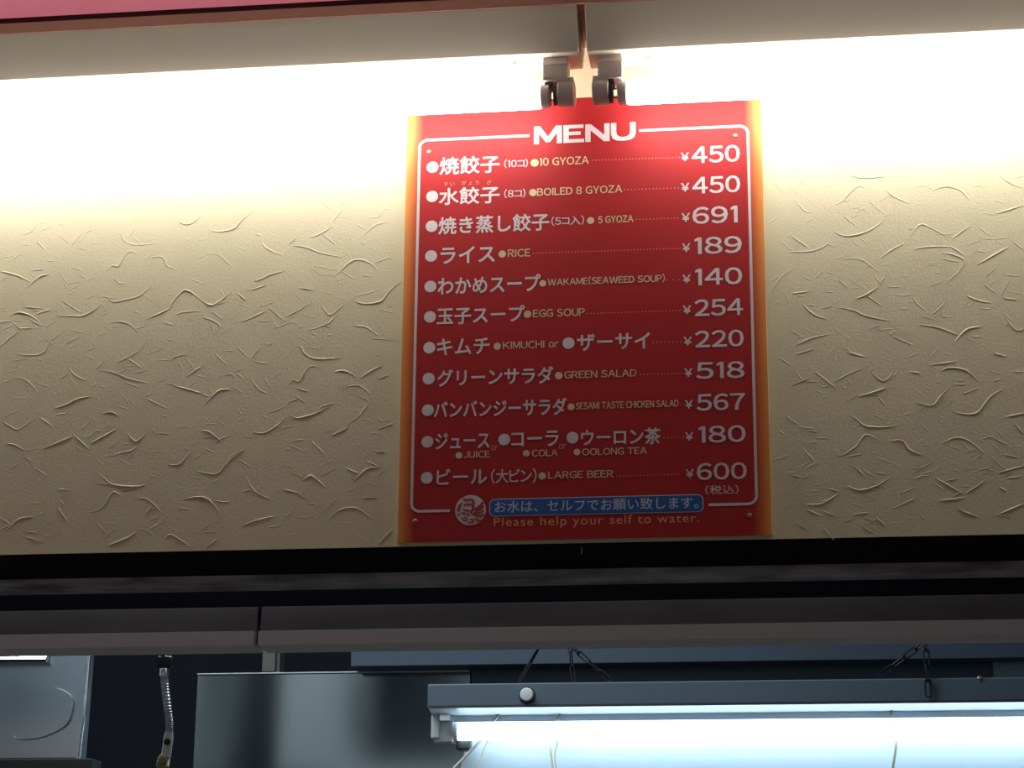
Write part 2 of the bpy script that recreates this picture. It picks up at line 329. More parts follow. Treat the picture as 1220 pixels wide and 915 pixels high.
for n_, (xa, xb, z0_, z1_) in ((7, (at(262, 850, 3.07).x, at(340, 850, 3.07).x, 1.0, CEIL)), (8, (at(417, 850, 3.07).x, at(560, 850, 3.07).x, zrow(480, 884, 3.1), CEIL))):  # unseen posts added to put dark bands in the steel sheet's reflection
    struct(MB().box((xa, WT, z0_), (xb, WT + 0.05, z1_)).build('trim_%d' % n_, M['navy'], bevel=0.004))

# ------------------------------------------------------------------ menu sign
sign = thing('menu_sign', ((SX0 + SX1) / 2, 0, SZ0), 'red MENU board with orange sides and white price list fixed under the lamps', 'sign')
r_ = 0.004
bd = MB().box((SX0, SY, SZ0), (SX1, -0.0004, SZ1))
bd.mi = [1, 1, 0, 1, 1, 1]
bd.build('board', [M['red'], M['cream_edge']], sign, bevel=0.0006)
PY = SY - 0.0003                            # the print lies on the board's face
def sp_(px, py):
    p = at(px, py, PY); return p.x, p.z
def along(px0, py0, px1):
    """x of photo column px1 on the board's horizontal through (px0, py0)"""
    x0, z0 = sp_(px0, py0)
    y1 = py0
    for _ in range(4):
        x1, z1 = sp_(px1, y1); e1 = sp_(px1, y1 + 1)[1] - z1; y1 += (z0 - z1) / e1
    return sp_(px1, y1)[0]
def vscale(px, py): return abs(sp_(px, py - 0.5)[1] - sp_(px, py + 0.5)[1])
def hscale(px, py): return abs(sp_(px + 0.5, py)[0] - sp_(px - 0.5, py)[0])
_cache = {}
WIDE = {c: chr(ord(c) + 0xFEE0) for c in map(chr, range(0x21, 0x7F))}
WIDE['¥'] = '￥'
def packed(text, gap, space):
    """sans lettering set letter by letter with even gaps"""
    vs = []; fs = []; x = 0.0
    for c in text:
        if c == ' ': x += space; continue
        if c in '1I':                       # plain strokes: a bare bar, and a bar with a flag
            ev = [v[1] for v in glyphs(WIDE['E'], 1.0)[0]]; z0, z1 = min(ev), max(ev); hh = z1 - z0; w_ = 0.125 * hh; k_ = 0.14 * hh if c == '1' else 0.0
            gv = [(k_, z0), (k_ + w_, z0), (k_ + w_, z1), (k_, z1)]; gf = [(0, 1, 2, 3)]
            if c == '1': gv += [(0.0, z1 - 0.20 * hh), (0.0, z1 - 0.10 * hh), (k_ - 0.02 * hh, z1), (k_, z1), (k_, z1 - 0.13 * hh)]; gf += [(4, 8, 7, 6, 5)]
        else: gv, gf = glyphs(WIDE.get(c, c), 1.0)
        a = min(v[0] for v in gv); b_ = max(v[0] for v in gv); o = len(vs)
        pad = 0.035 if c in '1I' else 0.0
        vs += [(v[0] - a + x + pad, v[1]) for v in gv]; fs += [tuple(i + o for i in f) for f in gf]
        x += b_ - a + gap + 2 * pad
    return vs, fs
def glyphs(text, space):
    key = (text, space)
    if key in _cache: return _cache[key]
    c = bpy.data.curves.new('lettering', 'FONT'); c.body = text; c.size = 1.0;  c.space_character = space
    c.dimensions = '2D'; c.fill_mode = 'FRONT'; c.resolution_u = 3
    o = bpy.data.objects.new('lettering', c); COL.objects.link(o)
    bpy.context.view_layer.update()
    dg = bpy.context.evaluated_depsgraph_get(); ev = o.evaluated_get(dg); me = ev.to_mesh()
    vs = [(v.co.x, v.co.y) for v in me.vertices]; fs = [tuple(p.vertices) for p in me.polygons]
    ev.to_mesh_clear(); bpy.data.objects.remove(o); bpy.data.curves.remove(c)
    _cache[key] = (vs, fs); return vs, fs
def write(mb, text, x0, yc, x1, h, off=0.0, space=1.0, mi=0, lift=0.0, square=False):
    vs, fs = packed(text, 0.085 * space, 0.30 * space) if any(c in WIDE for c in text) and 'Please' not in text else glyphs(text, space)
    ax, bx = min(v[0] for v in vs), max(v[0] for v in vs); ay, by = min(v[1] for v in vs), max(v[1] for v in vs)
    X0, Z0 = sp_(x0, yc); X1 = along(x0, yc, x1); Hh = h * vscale((x0 + x1) / 2, yc)
    r = off * Hh; n_ = 8 if r else 0           # weight: the outline laid down again around itself
    for k in range(n_ + 1):
        dx = r * math.cos(2 * math.pi * k / 8) if k else 0; dz = r * math.sin(2 * math.pi * k / 8) if k else 0
        if square: dx, dz = [r * math.copysign(1, q_) if abs(q_) > r * 0.1 else 0.0 for q_ in (dx, dz)]
        mb.add([(X0 + r + (v[0] - ax) / (bx - ax) * (X1 - X0 - 2 * r) + dx, PY - lift - 6e-6 * k, Z0 + dz + ((v[1] - ay) / (by - ay) - 0.5) * (Hh - 2 * r)) for v in vs], fs, mi)
def disc(mb, px, py, r, mi=0, lift=0.0, seg=32, ry=None):
    x, z = sp_(px, py); R = r * hscale(px, py); Rz = (ry or r) * hscale(px, py)
    mb.add([(x + math.cos(a) * R, PY - lift, z + math.sin(a) * Rz) for a in (2 * math.pi * i / seg for i in range(seg))], [tuple(range(seg))], mi)
def line(mb, pts, w, mi=0, lift=0.0):
    k = len(pts); L = []; Rr = []
    for i in range(k):
        a = Vector(pts[max(i - 1, 0)]); c = Vector(pts[min(i + 1, k - 1)]); t = (c - a).normalized(); ww = w[i] if isinstance(w, list) else w
        L.append((pts[i][0] - t.y * ww / 2, PY - lift, pts[i][1] + t.x * ww / 2)); Rr.append((pts[i][0] + t.y * ww / 2, PY - lift, pts[i][1] - t.x * ww / 2))
    mb.add(L + Rr, [(i, i + 1, k + i + 1, k + i) for i in range(k - 1)], mi)

# border with its gaps for the heading and for the banner
bl = sp_(490.3, 600)[0]; br = sp_(901.3, 590)[0]; btop = (sp_(504.5, 167.2)[1] + sp_(882, 150.2)[1]) / 2; bbot = (sp_(495.6, 609.3)[1] + sp_(890.7, 600.4)[1]) / 2
rc = 0.0095
def arc(cx, cz, a0, a1): return [(cx + rc * math.cos(math.radians(a0 + (a1 - a0) * i / 8)), cz + rc * math.sin(math.radians(a0 + (a1 - a0) * i / 8))) for i in range(9)]
B = MB()
left = [(along(504.5, 167.2, 630.5), btop)] + arc(bl + rc, btop - rc, 90, 180) + arc(bl + rc, bbot + rc, 180, 270) + [(along(495.6, 609.3, 536), bbot)]
right = [(along(504.5, 167.2, 761.5), btop)] + arc(br - rc, btop - rc, 90, 0) + arc(br - rc, bbot + rc, 0, -90) + [(along(495.6, 609.3, 844.5), bbot)]
line(B, left, 0.0031); line(B, right, 0.0031)
B.build('border_line', M['white_letter'], sign)
B = MB(); write(B, 'MENU', 636.1, 161.6, 757.3, 21.5, 0.05, square=True); B.build('title_lettering', M['white_letter'], sign)

JB = 0.020                                  # stroke weight added to the Japanese lettering
rows = [
 dict(b=[(515.3,199.2)], j=[('焼餃子',523.7,198.0,595.4,21)], s=[('(10コ)',600.7,195.2,629,10.5)], yb=[(637,193.9,4.8)], e=[('10 GYOZA',643,193,701.5,9.4)], p=('450',824.2,184.8,881.4), y=(811,821), d=(706,809)),
 dict(b=[(514.9,234)], j=[('水餃子',523,234.4,595.4,20.5)], s=[('(8コ)',600.7,230.9,626,10.5)], r=[('すい',528.6,219.4,541.8,4.7),('ぎょう',549.8,218.2,570.5,4.7),('ざ',580,217.2,585.6,4.7)], yb=[(635,229.4,4.5)], e=[('BOILED 8 GYOZA',639.9,228.9,741.3,9)], p=('450',824.8,221.1,881.8), y=(811.3,821.3), d=(744,808)),
 dict(b=[(514.3,269.5)], j=[('焼き蒸し餃子',522.4,269.2,654.4,21)], s=[('(5コ入)',656.9,263.5,695.9,11)], yb=[(703.6,262.7,4.3)], e=[('5 GYOZA',712.6,261.9,754.5,8.5)], p=('691',824.8,257.0,878.8), y=(812,822), d=(758,808)),
 dict(b=[(513.6,305)], j=[('ライス',524.9,304.6,589.4,20)], yb=[(598.4,302.6,4.4)], e=[('RICE',605,301.8,631.8,9.2)], p=('189',827.6,293.0,883.8), y=(812.5,822.5), d=(635,810)),
 dict(b=[(512.8,341.3)], j=[('わかめスープ',521.5,340.8,644,20.5)], yb=[(646.7,337.5,4)], e=[('WAKAME(SEAWEED SOUP)',652.5,336.2,792.2,10.3)], p=('140',828.2,330.2,884.2), y=(813,823), d=(795,809)),
 dict(b=[(512.2,377.5)], j=[('玉子スープ',520.5,377.0,625.2,20.5)], yb=[(628.6,374.3,4.5)], e=[('EGG SOUP',635,373.6,696.8,9.2)], p=('254',827.6,367.0,885.1), y=(813.5,823.5), d=(700,810)),
 dict(b=[(511.5,414.2),(677.4,408.8)], j=[('キムチ',520.5,413.6,583.3,20),('ザーサイ',687.4,408.4,774.5,20)], yb=[(592.4,412.5,4.4)], e=[('KIMUCHI',599.2,411.6,648.4,8.8),('or',653.8,410.8,665.7,7)], p=('220',828.2,404.3,886), y=(814.4,824.4), d=(778,811)),
 dict(b=[(510.7,451.1)], j=[('グリーンサラダ',521.1,450.6,659.1,20.5)], yb=[(665.7,447.5,4.5)], e=[('GREEN SALAD',672.3,446.7,758.3,8.8)], p=('518',829.1,441.8,887), y=(815.4,824.8), d=(763,813)),
 dict(b=[(509.8,488.8)], j=[('バンバンジーサラダ',516.8,488.4,675.1,20.5)], yb=[(680.4,484.7,4.2)], e=[('SESAMI TASTE CHICKEN SALAD',685.9,483.8,808.4,8.3)], p=('567',829.9,479.6,887.6), y=(816,825.4), d=(811,815)),
 dict(b=[(509.2,526.3),(600.7,523.7),(682.1,521.4)], j=[('ジュース',518.6,525.9,583.3,19.5),('コーラ',609,523.6,665.7,18.5),('ウーロン茶',692.1,521.6,787.1,20)], s=[('or',585.2,533.7,594,6),('or',665.7,532,674.6,6)], yb=[(546.7,542.6,4),(627,540.1,4),(687.4,538.6,4)], e=[('JUICE',552.6,541.7,583.7,8.3),('COLA',633.7,540,664.4,8.3),('OOLONG TEA',693.6,538.6,770.7,8.3)], p=('180',832.3,517.8,888.3), y=(816.3,826.1), d=(791,814)),
 dict(b=[(508.4,569.3)], j=[('ビール',520.2,568.3,580.2,19),('(大ビン)',585,567.6,639.2,17.5)], yb=[(646,567,4.5)], e=[('LARGE BEER',653,566.1,730.7,8.8)], p=('600',830,562.0,889.7), y=(816.9,826.7), d=(735,808), t=('(税込)',840.5,583.8,879.8,11)),
]
for q in rows:
    its = []
    for k, (t_, x0, yc, x1, h) in enumerate(q['j']):
        B = MB()
        if k < len(q['b']): disc(B, *q['b'][k], 7.1)
        write(B, t_, x0, yc, x1, h, JB if '大' not in t_ else 0.01)
        for w_ in q.get('s', []):
            if len(q['j']) < 3 or x1 - 1 < w_[1] < x1 + 4: write(B, *w_, 0.008, 1.0, 1 if w_[0] == 'or' else 0)
        if k == len(q['j']) - 1:
            for w_ in q.get('r', []): write(B, *w_, 0.0, 1.25, 1)
        its.append(B.build('item_lettering', [M['white_letter'], M['pale_letter']], sign))
    it = its[-1]
    for k, (t_, x0, yc, x1, h) in enumerate(q['e']):
        B = MB()
        if k < len(q['yb']): disc(B, *q['yb'][k])
        write(B, t_, x0, yc, x1, h, 0.014)
        B.build('translation_lettering', M['yellow_letter'], its[min(k, len(its) - 1)])
    B = MB(); t_, x0, yc, x1 = q['p']
    write(B, t_, x0, yc, x1, 20.3, 0.022)
    write(B, '¥', q['y'][0], yc + 2.2, q['y'][1], 10.2, 0.03)
    if 't' in q: write(B, *q['t'], 0.004)
    B.build('price_lettering', M['white_letter'], it)
    B = MB(); xa, xb = q['d']; n_ = max(2, int((xb - xa) / 3.8))
    for i in range(n_):
        px = xa + (xb - xa) * i / (n_ - 1); disc(B, px, yc + 2.2 + (x0 - px) * 0.034, 0.72, seg=8)
    B.build('leader_dots', M['pale_letter'], it)

# blue banner, its lettering and the line below it
B = MB()
bx0 = sp_(583, 605)[0]; bx1 = along(583, 605, 838); bz1 = sp_(583, 594.6)[1]; bz0 = sp_(583, 615.6)[1]
def rrect(x0, z0, x1, z1, r, y):
    out = []
    for cx, cz, a0 in ((x1 - r, z1 - r, 0), (x0 + r, z1 - r, 90), (x0 + r, z0 + r, 180), (x1 - r, z0 + r, 270)):
        out += [(cx + r * math.cos(math.radians(a0 + 90 * i / 6)), y, cz + r * math.sin(math.radians(a0 + 90 * i / 6))) for i in range(7)]
    return out
k_ = rrect(bx0, bz0, bx1, bz1, 0.006, PY); B.add(k_, [tuple(range(len(k_)))], 1)
k_ = rrect(bx0 + 0.0009, bz0 + 0.0009, bx1 - 0.0009, bz1 - 0.0009, 0.0052, PY - 0.0001); B.add(k_, [tuple(range(len(k_)))], 0)
bn = B.build('banner', [M['blue'], M['paleblue']], sign)
B = MB(); write(B, 'お水は、セルフでお願い致します。', 589.5, 604.1, 832, 14, 0.006, lift=0.0002); B.build('banner_lettering', M['paleblue'], bn)
B = MB(); write(B, 'Please help your self to water.', 588.4, 623.6, 833.3, 14, 0.0, 1.12); B.build('notice_lettering', M['orange_letter'], sign)
# round bird emblem
B = MB(); ec = (560.6, 607.7)
disc(B, *ec, 18.3, 0, 0.0, 48)
def ep(zx, zy):
    return sp_(zx / 16.64 + 530, zy / 16.64 + 580)
def stroke(pts, w):
    pp = [(p.x, p.y) for p in spline([ep(*p) for p in pts], 5)]
    k = len(pp); ws = [w / 16.64 * 0.00116 * (0.35 + 0.65 * math.sin(math.pi * (i + 0.6) / (k + 0.2)) ** 0.5) for i in range(k)]
    line(B, pp, ws, 1, 0.0002 + 0.00001 * random.random())
def blob(pts):
    pp = [(p.x, PY - 0.0002, p.y) for p in spline([ep(*p) for p in pts + pts[:1]], 4)[:-1]]
    B.add(pp, [tuple(range(len(pp)))], 1)
stroke([(375,205),(385,260),(430,265),(500,248),(555,275),(565,320),(530,348),(450,348),(395,358),(380,395)], 40)
blob([(355,305),(300,335),(255,395),(240,460),(262,495),(300,490),(308,430),(335,365)])
stroke([(360,435),(420,470),(495,468)], 38)
stroke([(560,345),(562,400),(545,470),(500,510)], 44)
stroke([(570,455),(660,415),(720,370),(758,295)], 58)
stroke([(600,478),(690,455),(775,385)], 36)
stroke([(580,508),(680,520),(775,465)], 40)
stroke([(520,515),(600,560),(700,585),(785,535)], 40)
stroke([(590,622),(660,668),(745,680)], 46)
stroke([(262,540),(285,570)], 50)
stroke([(320,600),(370,660),(430,665),(425,615),(370,600)], 30)
stroke([(450,705),(555,702),(550,650),(490,645)], 34)
stroke([(330,500),(400,545)], 34)
stroke([(455,530),(470,585)], 36)
stroke([(395,515),(405,555)], 28)
B.build('emblem', [M['white_letter'], M['red_print']], sign)
for x, y in ((511, 181), (876, 161.5), (494.5, 621), (893, 614.5)):
    p = at(x, y, SY)
    MB().turned((p.x, SY + 0.0005, p.z), (0, -1, 0), [(0, 0.0027), (0.0010, 0.0026), (0.0016, 0.0017), (0.0017, 0.0008), (0.0012, 0.0006)], 16).build('screw', M['sign_screw'], sign)

# ------------------------------------------------------------------ the two wall lamps over the sign
TY = -0.066
tz = zrow(690, 113.0, TY)                   # axis height of both tubes
TR, CR = 0.0145, 0.0130
def lamp(x_in, s, screw_px, px, label):
    """x_in: inner end of the body; s: -1 body runs to the left, +1 to the right"""
    Lb = 1.24; xo = x_in + s * Lb; xa, xb = min(x_in, xo), max(x_in, xo)
    root = thing('fluorescent_lamp', ((xa + xb) / 2, -0.06, zb), label, 'lamp', None)
    prof = [(yb0, zb), (yb1, zb), (-0.012, zt), (yt, zt)]
    MB().prism(prof, xa, xb).build('lamp_body', M['enamel'], root, bevel=0.0012)
    def holder(xh_a, xh_b, xd_a, xd_b, d):
        # bracket block with a step and groove, then the round rotor that grips the tube pins
        hz = zrow(664, 95.5, -0.078)
        b_ = MB().box((xh_a, -0.079, hz), (xh_b, -0.050, zb))
        b_.box((xh_a - 0.0004, -0.0798, zb - 0.0095), (xh_b + 0.0004, -0.0785, zb - 0.0065))
        b_.box((xh_a + 0.002, -0.0796, hz + 0.003), (xh_b - 0.002, -0.0788, hz + 0.009))
        ho = b_.build('lamp_holder', M['holder'], root, bevel=0.001)
        rot = MB().turned((xd_a, TY, tz + 0.0018), (1, 0, 0), [(0, 0.0125), (0.0012, 0.0148), (xd_b - xd_a - 0.0012, 0.0148), (xd_b - xd_a, 0.0125)], 32)
        rot.box((xd_a + 0.001, TY - 0.010, tz), (xd_b - 0.001, TY + 0.010, hz + 0.004))
        rot.build('rotor', M['holder'], ho)
        e0 = xd_a if d < 0 else xd_b
        MB().turned((e0, TY, tz), (d, 0, 0), [(0, 0.0115), (0.0045, 0.0115), (0.0045, 0.007), (0.005, 0.007)], 28).box((min(xh_a + 0.002, e0), TY - 0.009, tz + 0.010), (max(e0 + d * 0.006, xh_a + 0.004), TY + 0.009, hz + 0.003)).build('rotor_collar', M['dkholder'], ho)
    c0, c1, h0, h1, d0, d1 = [at(p_, 100, TY).x for p_ in px]
    # inner end measured, outer end mirrored
    holder(min(h0, h1), max(h0, h1), min(d0, d1), max(d0, d1), -1 if s < 0 else 1)
    mid = (x_in + xo) / 2
    mir = lambda v: 2 * mid - v
    holder(min(mir(h0), mir(h1)), max(mir(h0), mir(h1)), min(mir(d0), mir(d1)), max(mir(d0), mir(d1)), 1 if s < 0 else -1)
    # tube
    t0, t1 = c0, mir(c0)
    ta, tb = min(t0, t1), max(t0, t1)
    tube = MB().turned((ta, TY, tz), (1, 0, 0), [(-0.0005, CR), (0.002, TR - 0.0004), (0.004, TR), (tb - ta - 0.004, TR), (tb - ta - 0.002, TR - 0.0004), (tb - ta + 0.0005, CR)], 32).build('tube', M['tube'], root)
    for ce, cc, d in ((c0, c1, s), (mir(c0), mir(c1), -s)):
        ln = abs(cc - ce)
        MB().turned((ce, TY, tz), (-d, 0, 0), [(0, CR + 0.0004), (ln - 0.0015, CR + 0.0004), (ln, CR - 0.0015), (ln, 0.004)], 28).build('end_cap', M['holder'], tube)
        for dz in (-0.0055, 0.0055):
            MB().turned((cc, TY, tz + dz), (-d, 0, 0), [(-0.001, 0.0012), (0.009, 0.0012)], 10).build('pin', M['chrome'], tube)
    # screw head under the body
    d = ray(*screw_px); p = CAM + d * ((zb - CAM.z) / d.z)
    for xx in (p.x, mir(p.x)):
        MB().turned((xx, -0.066, zb + 0.0005), (0, 0, -1), [(0, 0.0062), (0.002, 0.0060), (0.0035, 0.0045), (0.004, 0.0015)], 20).build('screw', M['screw'], root)
    return root
xi_l = at(689.7, 62, yb0).x; xi_r = at(699.2, 62, yb0).x
lamp(xi_l, -1, (614, 79), (645, 656.3, 648.3, 677.5, 664.8, 685.2), 'long fluorescent wall lamp to the left of the gap above the menu sign')
lamp(xi_r, 1, (775, 71), (746.8, 736, 742.3, 713.5, 706.2, 725.8), 'long fluorescent wall lamp to the right of the gap above the menu sign')

# pale thread under the header wall
p0 = at(692.5, 644, 0.02); p1 = at(692.7, 660, 0.02)
tag(MB().sweep([(p0.x, 0.02, ZW + 0.001), ((p0.x + p1.x) / 2 + 0.0004, 0.02, (ZW + p1.z) / 2), (p1.x, 0.02, p1.z)], 0.0006, 6).build('thread', M['plastic']), 'short pale thread hanging under the wall edge below the menu sign', 'thread')

# ------------------------------------------------------------------ kitchen behind the opening
KF = 1.15                                   # depth of the kitchen tube
# hanging lamp: hood, channel, tilted reflector
fz = lambda px, py, y: zrow(px, py, y)
yh = KF - 0.060
hx0 = at(509.5, 830, yh).x; hx1 = hx0 + 1.24
hz1 = fz(640, 814.7, yh); hz0 = fz(640, 842.2, yh)
klamp = thing('hanging_kitchen_lamp', ((hx0 + hx1) / 2, KF, hz0), 'grey hooded fluorescent lamp hung on chains over the kitchen, bright bluish tube', 'lamp')
zc1 = fz(640, 852.5, KF - 0.012); zc0 = fz(640, 859.5, KF - 0.012)
ktz = fz(541, 873.4, KF)
hood = [(yh, hz0), (yh, hz1), (yh + 0.004, hz1 + 0.002), (KF + 0.07, hz1 + 0.002), (KF + 0.07, zc1), (KF - 0.006, zc1), (yh + 0.003, hz0 + 0.0012)]
ho = MB().prism(hood, hx0, hx1); ho.mi = [0, 0, 0, 0, 0, 1, 1, 0, 0]
hood_o = ho.build('lamp_hood', [M['housing'], M['reflector']], klamp, bevel=0.0006)
MB().box((hx0 + 0.002, yh - 0.0016, hz0 - 0.0005), (hx1 - 0.002, yh, hz0 + 0.0035)).build('hood_lip', M['dkmetal'], hood_o)
kx0 = at(541.5, 873, KF).x
MB().box((kx0 - 0.008, KF - 0.012, zc0), (hx1 - 0.04, KF + 0.035, zc1 + 0.002)).build('channel', M['ballast'], klamp, bevel=0.0006)
# reflector sheet behind the tube, running on below
yq0, yq1 = KF + 0.045, KF + 0.075
rz0 = fz(700, 950, yq1)
rx0 = at(562, 880, yq0).x; rx1 = at(540, 950, yq1).x
R_ = MB()
R_.add([(rx0, yq0, zc1), (hx1 - 0.03, yq0, zc1), (hx1 - 0.02, yq1, rz0), (rx1, yq1, rz0), (rx0, yq0 + 0.003, zc1), (hx1 - 0.03, yq0 + 0.003, zc1), (hx1 - 0.02, yq1 + 0.003, rz0), (rx1, yq1 + 0.003, rz0)], [(0, 1, 2, 3), (7, 6, 5, 4), (0, 4, 5, 1), (1, 5, 6, 2), (2, 6, 7, 3), (3, 7, 4, 0)])
R_.build('reflector', M['reflector'], klamp)
# end holders
KR = 0.0120
for sx, xx in ((1, kx0), (-1, hx1 - (kx0 - hx0))):
    h_ = MB().box((min(xx, xx - sx * 0.032), KF - 0.014, ktz - 0.017), (max(xx, xx - sx * 0.032), KF + 0.014, zc0 + 0.012))
    h_.box((min(xx - sx * 0.022, xx - sx * 0.036), KF - 0.018, ktz - 0.011), (max(xx - sx * 0.022, xx - sx * 0.036), KF + 0.012, zc1 + 0.003))
    hh = h_.build('lamp_holder', M['plastic'], klamp, bevel=0.0025)
    MB().turned((xx - sx * 0.004, KF, ktz), (sx, 0, 0), [(0, 0.0155), (0.006, 0.0150), (0.010, 0.0128)], 26).build('collar', M['plastic'], hh)
    MB().box((min(xx - sx * 0.004, xx - sx * 0.022), KF - 0.020, zc0 + 0.001), (max(xx - sx * 0.004, xx - sx * 0.022), KF - 0.0135, zc1 + 0.006)).build('clip', M['chrome'], hh, bevel=0.001)
    MB().box((min(xx + sx * 0.001, xx + sx * 0.024), KF + 0.010, ktz - 0.026), (max(xx + sx * 0.001, xx + sx * 0.024), KF + 0.036, ktz - 0.006)).build('starter', M['dkmetal'], hh, bevel=0.003)
ke = hx1 - (kx0 - hx0)
MB().turned((kx0, KF, ktz), (1, 0, 0), [(0.002, KR - 0.001), (0.006, KR), (ke - kx0 - 0.006, KR), (ke - kx0 - 0.002, KR - 0.001)], 28).build('tube', M['ktube'], klamp)
p = at(628, 828.3, yh)
kb = MB().turned((p.x, yh + 0.001, p.z), (0, -1, 0), [(0, 0.0135), (0.002, 0.0135), (0.0025, 0.0115)], 28, mi=1).turned((p.x, yh - 0.001, p.z), (0, -1, 0), [(0, 0.0112), (0.006, 0.0110), (0.0085, 0.0095), (0.0092, 0.004)], 28)
kb.build('knob', [M['plastic'], M['chain']], klamp)
p = at(1167, 808, yh)
MB().turned((p.x, yh + 0.001, p.z), (0, -1, 0), [(0, 0.004), (0.002, 0.0038), (0.003, 0.002)], 14).build('screw', M['chrome'], klamp)
# wire guards looping behind and below the tube
def guard(pts, r=0.0024):
    MB().sweep([Vector(p) for p in spline(pts, 6)], r, 8).build('wire_guard', M['wire'], klamp)
def kp(px, py, y): p = at(px, py, y); return (p.x, p.y, p.z)
yg = KF + 0.030
guard([kp(597, 848, KF - 0.013), kp(590, 857, KF - 0.013), kp(580, 870, yg - 0.008), kp(568, 887, KF - 0.02), kp(541, 915, KF - 0.06), kp(520, 940, KF - 0.08)])
guard([kp(610, 850, yg), kp(590, 870, yg), kp(576, 893, KF + 0.02), kp(568, 920, KF - 0.02), kp(560, 945, KF - 0.05)], 0.0013)
guard([kp(668, 848, KF - 0.013), kp(664, 858, KF - 0.014), kp(660, 870, yg - 0.008), kp(656, 886, KF + 0.0), kp(657, 902, KF - 0.03), kp(661, 930, KF - 0.07)], 0.0020)
guard([kp(666, 870, yg), kp(664, 886, yg), kp(661, 900, KF + 0.0), kp(664, 930, KF - 0.05)], 0.0013)
guard([kp(1063, 838, KF - 0.013), kp(1062, 850, KF - 0.014), kp(1064, 862, yg - 0.008), kp(1067, 878, KF + 0.0), kp(1067, 893, KF - 0.03), kp(1061, 930, KF - 0.07)], 0.0020)

# chains up to the kitchen ceiling
def chain(pts, label, link=0.026, w=0.0042, r=0.0013):
    P = [Vector(p) for p in pts]; mb = MB(); tot = 0; twist = 0
    for a, b in zip(P, P[1:]):
        d = (b - a); n_ = max(1, round(d.length / (link * 0.86))); st = d / n_; t = d.normalized()
        u = t.cross(Vector((0, 1, 0))).normalized(); v = t.cross(u)
        for i in range(n_):
            c = a + st * (i + 0.5); s_ = (u if twist % 2 == 0 else (u * 0.5 + v * 0.85)); twist += 1
            hl = st.length * 0.58 - w; ring = []
            for k in range(16):
                g = 2 * math.pi * k / 16; ring.append(c + s_ * (math.cos(g) * w) + t * (math.sin(g) * w + (hl if math.sin(g) >= 0 else -hl)))
            mb.sweep(ring, r, 6, closed=True)
    return tag(mb.build('hanging_chain', M['chain']), label, 'chain')
yc_ = KF + 0.005
def up(p_low, p_high, ztop):
    a, b = Vector(p_low), Vector(p_high); return a + (b - a) * ((ztop - a.z) / (b.z - a.z))
ztop = hz1 + 0.002
def ch(lo, hi, label, yy=yc_, **k):
    a = Vector(kp(*lo, yy)); b = Vector(kp(*hi, yy)); top = up(a, b, zrow(600, 712, yy)); return chain([a, top], label, **k)
ch((619, 812), (640.5, 774), 'thin dark straight rod chain rising right from the kitchen lamp above its round knob', link=0.05, w=0.0018, r=0.0016)
ch((683.5, 811), (679, 772), 'upright dark chain on the kitchen lamp, to the right of the round knob', w=0.0030)
ch((727, 811), (683, 772), 'dark chain slanting left up from the kitchen lamp, farthest right near the knob', w=0.0034)
ch((1106, 829), (1103, 766), 'upright dark chain at the right end of the kitchen lamp', yy=yh - 0.004)
ch((1050, 804), (1101, 766), 'dark chain slanting up to the right on the right half of the kitchen lamp', link=0.028)

# stepped extract duct behind the lamp
yd = 1.56
dx0 = at(418, 785, yd).x
duct = MB()
z1 = zrow(640, 771, yd); z2 = zrow(640, 791, yd); z3 = zrow(640, 828, yd + 0.05)
duct.prism([(yd, z2), (yd, z1 + 0.10), (KY, z1 + 0.10), (KY, z2)], dx0, XR)
duct.box((at(560, 800, 1.62).x + 0.004, yd + 0.05, z3), (XR, KY, z2))
duct.box((at(1183, 795, yd + 0.045).x, yd + 0.040, zrow(1200, 803, yd)), (XR, yd + 0.055, z2), 1)  # paler box whose colour stands in for a reflection on the duct
tag(duct.build('extract_duct', [M['hoodgrey'], M['duct_reflection']], bevel=0.001), 'long stepped grey extract duct behind the hanging kitchen lamp', 'duct')

# stainless wall sheet
yp = 1.62
px0 = at(236, 800, yp).x; px1 = at(560, 800, yp).x; pz = zrow(640, 791, 1.56) - 0.0022
pn = thing('stainless_sheet', ((px0 + px1) / 2, yp, 1.1), 'broad stainless steel wall sheet with blurred reflections left of the kitchen lamp', 'sheet')
NX, NZ = 40, 24; vs = []; fs = []
for j in range(NZ + 1):
    for i in range(NX + 1):
        u, v = i / NX, j / NZ; x = px0 + (px1 - px0) * u; z = 1.1 + (pz - 1.1) * v
        vs.append((x, yp + 0.0003 * math.sin(u * 15.0 + 0.8 * math.sin(v * 3)) * (0.5 + 0.5 * v), z))
for j in range(NZ):
    for i in range(NX): a = j * (NX + 1) + i; fs.append((a, a + 1, a + NX + 2, a + NX + 1))
MB().add(vs, fs, 0, True).box((px0, yp + 0.005, 1.1), (px1, yp + 0.010, pz)).build('sheet', M['steel'], pn)
MB().box((px0, yp - 0.006, pz - 0.001), (px1, yp + 0.012, pz + 0.0015)).build('folded_edge', M['hosemetal'], pn, bevel=0.0005)

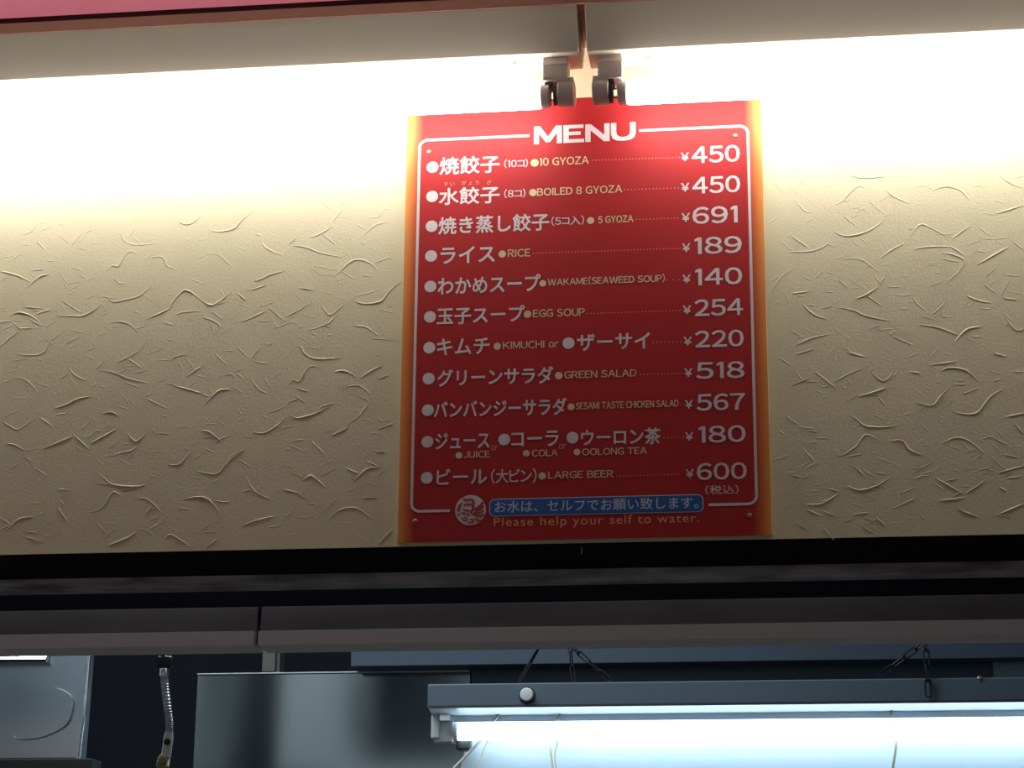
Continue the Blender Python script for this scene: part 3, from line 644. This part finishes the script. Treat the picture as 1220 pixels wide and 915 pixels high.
# left hood
yl = 0.75
lx1 = at(104, 840, yl).x; lx0 = XL; lz1 = zrow(50, 779, yl); lz0 = zrow(50, 905, yl)
hd = thing('steel_hood', ((lx0 + lx1) / 2, yl + 0.2, lz0 - 0.06), 'shiny stainless steel cooker hood at the far left of the kitchen', 'hood')
MB().prism([(yl, lz0), (yl + 0.008, lz1 + 0.014), (yl + 0.038, lz1 + 0.014), (yl + 0.03, lz0)], lx0, lx1 - 0.006).build('hood_body', M['steel2'], hd, bevel=0.003)
MB().sweep([(lx1 - 0.004, yl + 0.006, lz1 + 0.014), (lx1 - 0.003, yl - 0.001, (lz0 + lz1) / 2), (lx1 - 0.009, yl - 0.001, lz0)], 0.0032, 10).build('rolled_edge', M['chrome'], hd)
MB().box((lx0, yl - 0.012, lz0 - 0.06), (lx1 + 0.018, yl + 0.03, lz0)).build('drip_ledge', M['dkmetal'], hd, bevel=0.002)
zr_ = zrow(30, 785.5, yl - 0.008)
MB().prism([(yl - 0.010, zr_), (yl - 0.0005, zr_ + 0.0115), (yl + 0.004, zr_ + 0.0115), (yl + 0.004, zr_ - 0.004), (yl - 0.008, zr_ - 0.004)], lx0, at(57, 781, yl).x).build('top_rim', M['chrome'], hd)

ring = [kp(x / 6.31, y / 6.31 + 770, yl) for x, y in ((95, 640), (125, 695), (280, 690), (420, 640), (510, 570), (545, 450), (535, 385), (490, 340), (420, 315))]
pr = spline(ring, 6)
MB().sweep(pr, [0.0004 + 0.0012 * math.sin(math.pi * (i + 0.5) / len(pr)) for i in range(len(pr))], 8).build('pressed_ring', M['hosemetal'], hd)

# metal hose hanging from the rail
yo = 0.36
hs = thing('flexible_hose', kp(196, 915, yo), 'corrugated chrome hose with dark nut and brass valve hanging beside the hood', 'hose')
MB().turned(kp(196, 795.5, yo), (0, 0, 1), [(0, 0.0088), (0.002, 0.0105), (0.013, 0.0105), (0.015, 0.0085), (0.022, 0.0085), (0.07, 0.0085)], 6).build('nut', M['dkmetal'], hs)
MB().turned(kp(195.5, 806, yo), (0, 0, 1), [(0, 0.0052), (0.001, 0.0062), (0.010, 0.0062), (0.012, 0.005)], 20).build('ferrule', M['chrome'], hs)
path = spline([kp(195.5, 804, yo), kp(197, 820, yo), kp(200, 845, yo), kp(202, 862, yo), kp(201.5, 874, yo)], 26)
MB().sweep(path, [0.0049 + 0.0007 * math.sin(i * math.pi / 2) for i in range(len(path))], 14).build('corrugated_tube', M['hosemetal'], hs)
path = spline([kp(201.5, 872, yo), kp(200, 885, yo), kp(197.5, 902, yo)], 8)
MB().sweep(path, [0.0055] * 4 + [0.0062] * (len(path) - 4), 14).build('sleeve', M['plastic'], hs)
p = Vector(kp(199.5, 884, yo - 0.005))
MB().turned(p, (0, -1, 0), [(0, 0.0042), (0.0025, 0.0042), (0.003, 0.002)], 14).build('plug', M['chain'], hs)
q_ = Vector(kp(195.5, 903, yo))
MB().turned(q_, (-0.15, 0, -1), [(-0.004, 0.006), (0.0, 0.0085), (0.011, 0.0088), (0.013, 0.0065), (0.03, 0.0065)], 8).build('valve', M['brass'], hs)

# pale upright strap seen between rail and steel sheet
yk = 1.66
a = at(312, 797, yk).x; b = at(331, 797, yk).x
st_ = MB().box((a, yk, zrow(320, 800, yk)), (b - 0.006, yk + 0.02, CEIL)).box((b - 0.006, yk + 0.012, zrow(320, 800, yk)), (b, yk + 0.05, CEIL))
tag(st_.build('upright_strap', M['beige'], bevel=0.001), 'dull beige upright strap seen above the top edge of the steel sheet', 'strap')
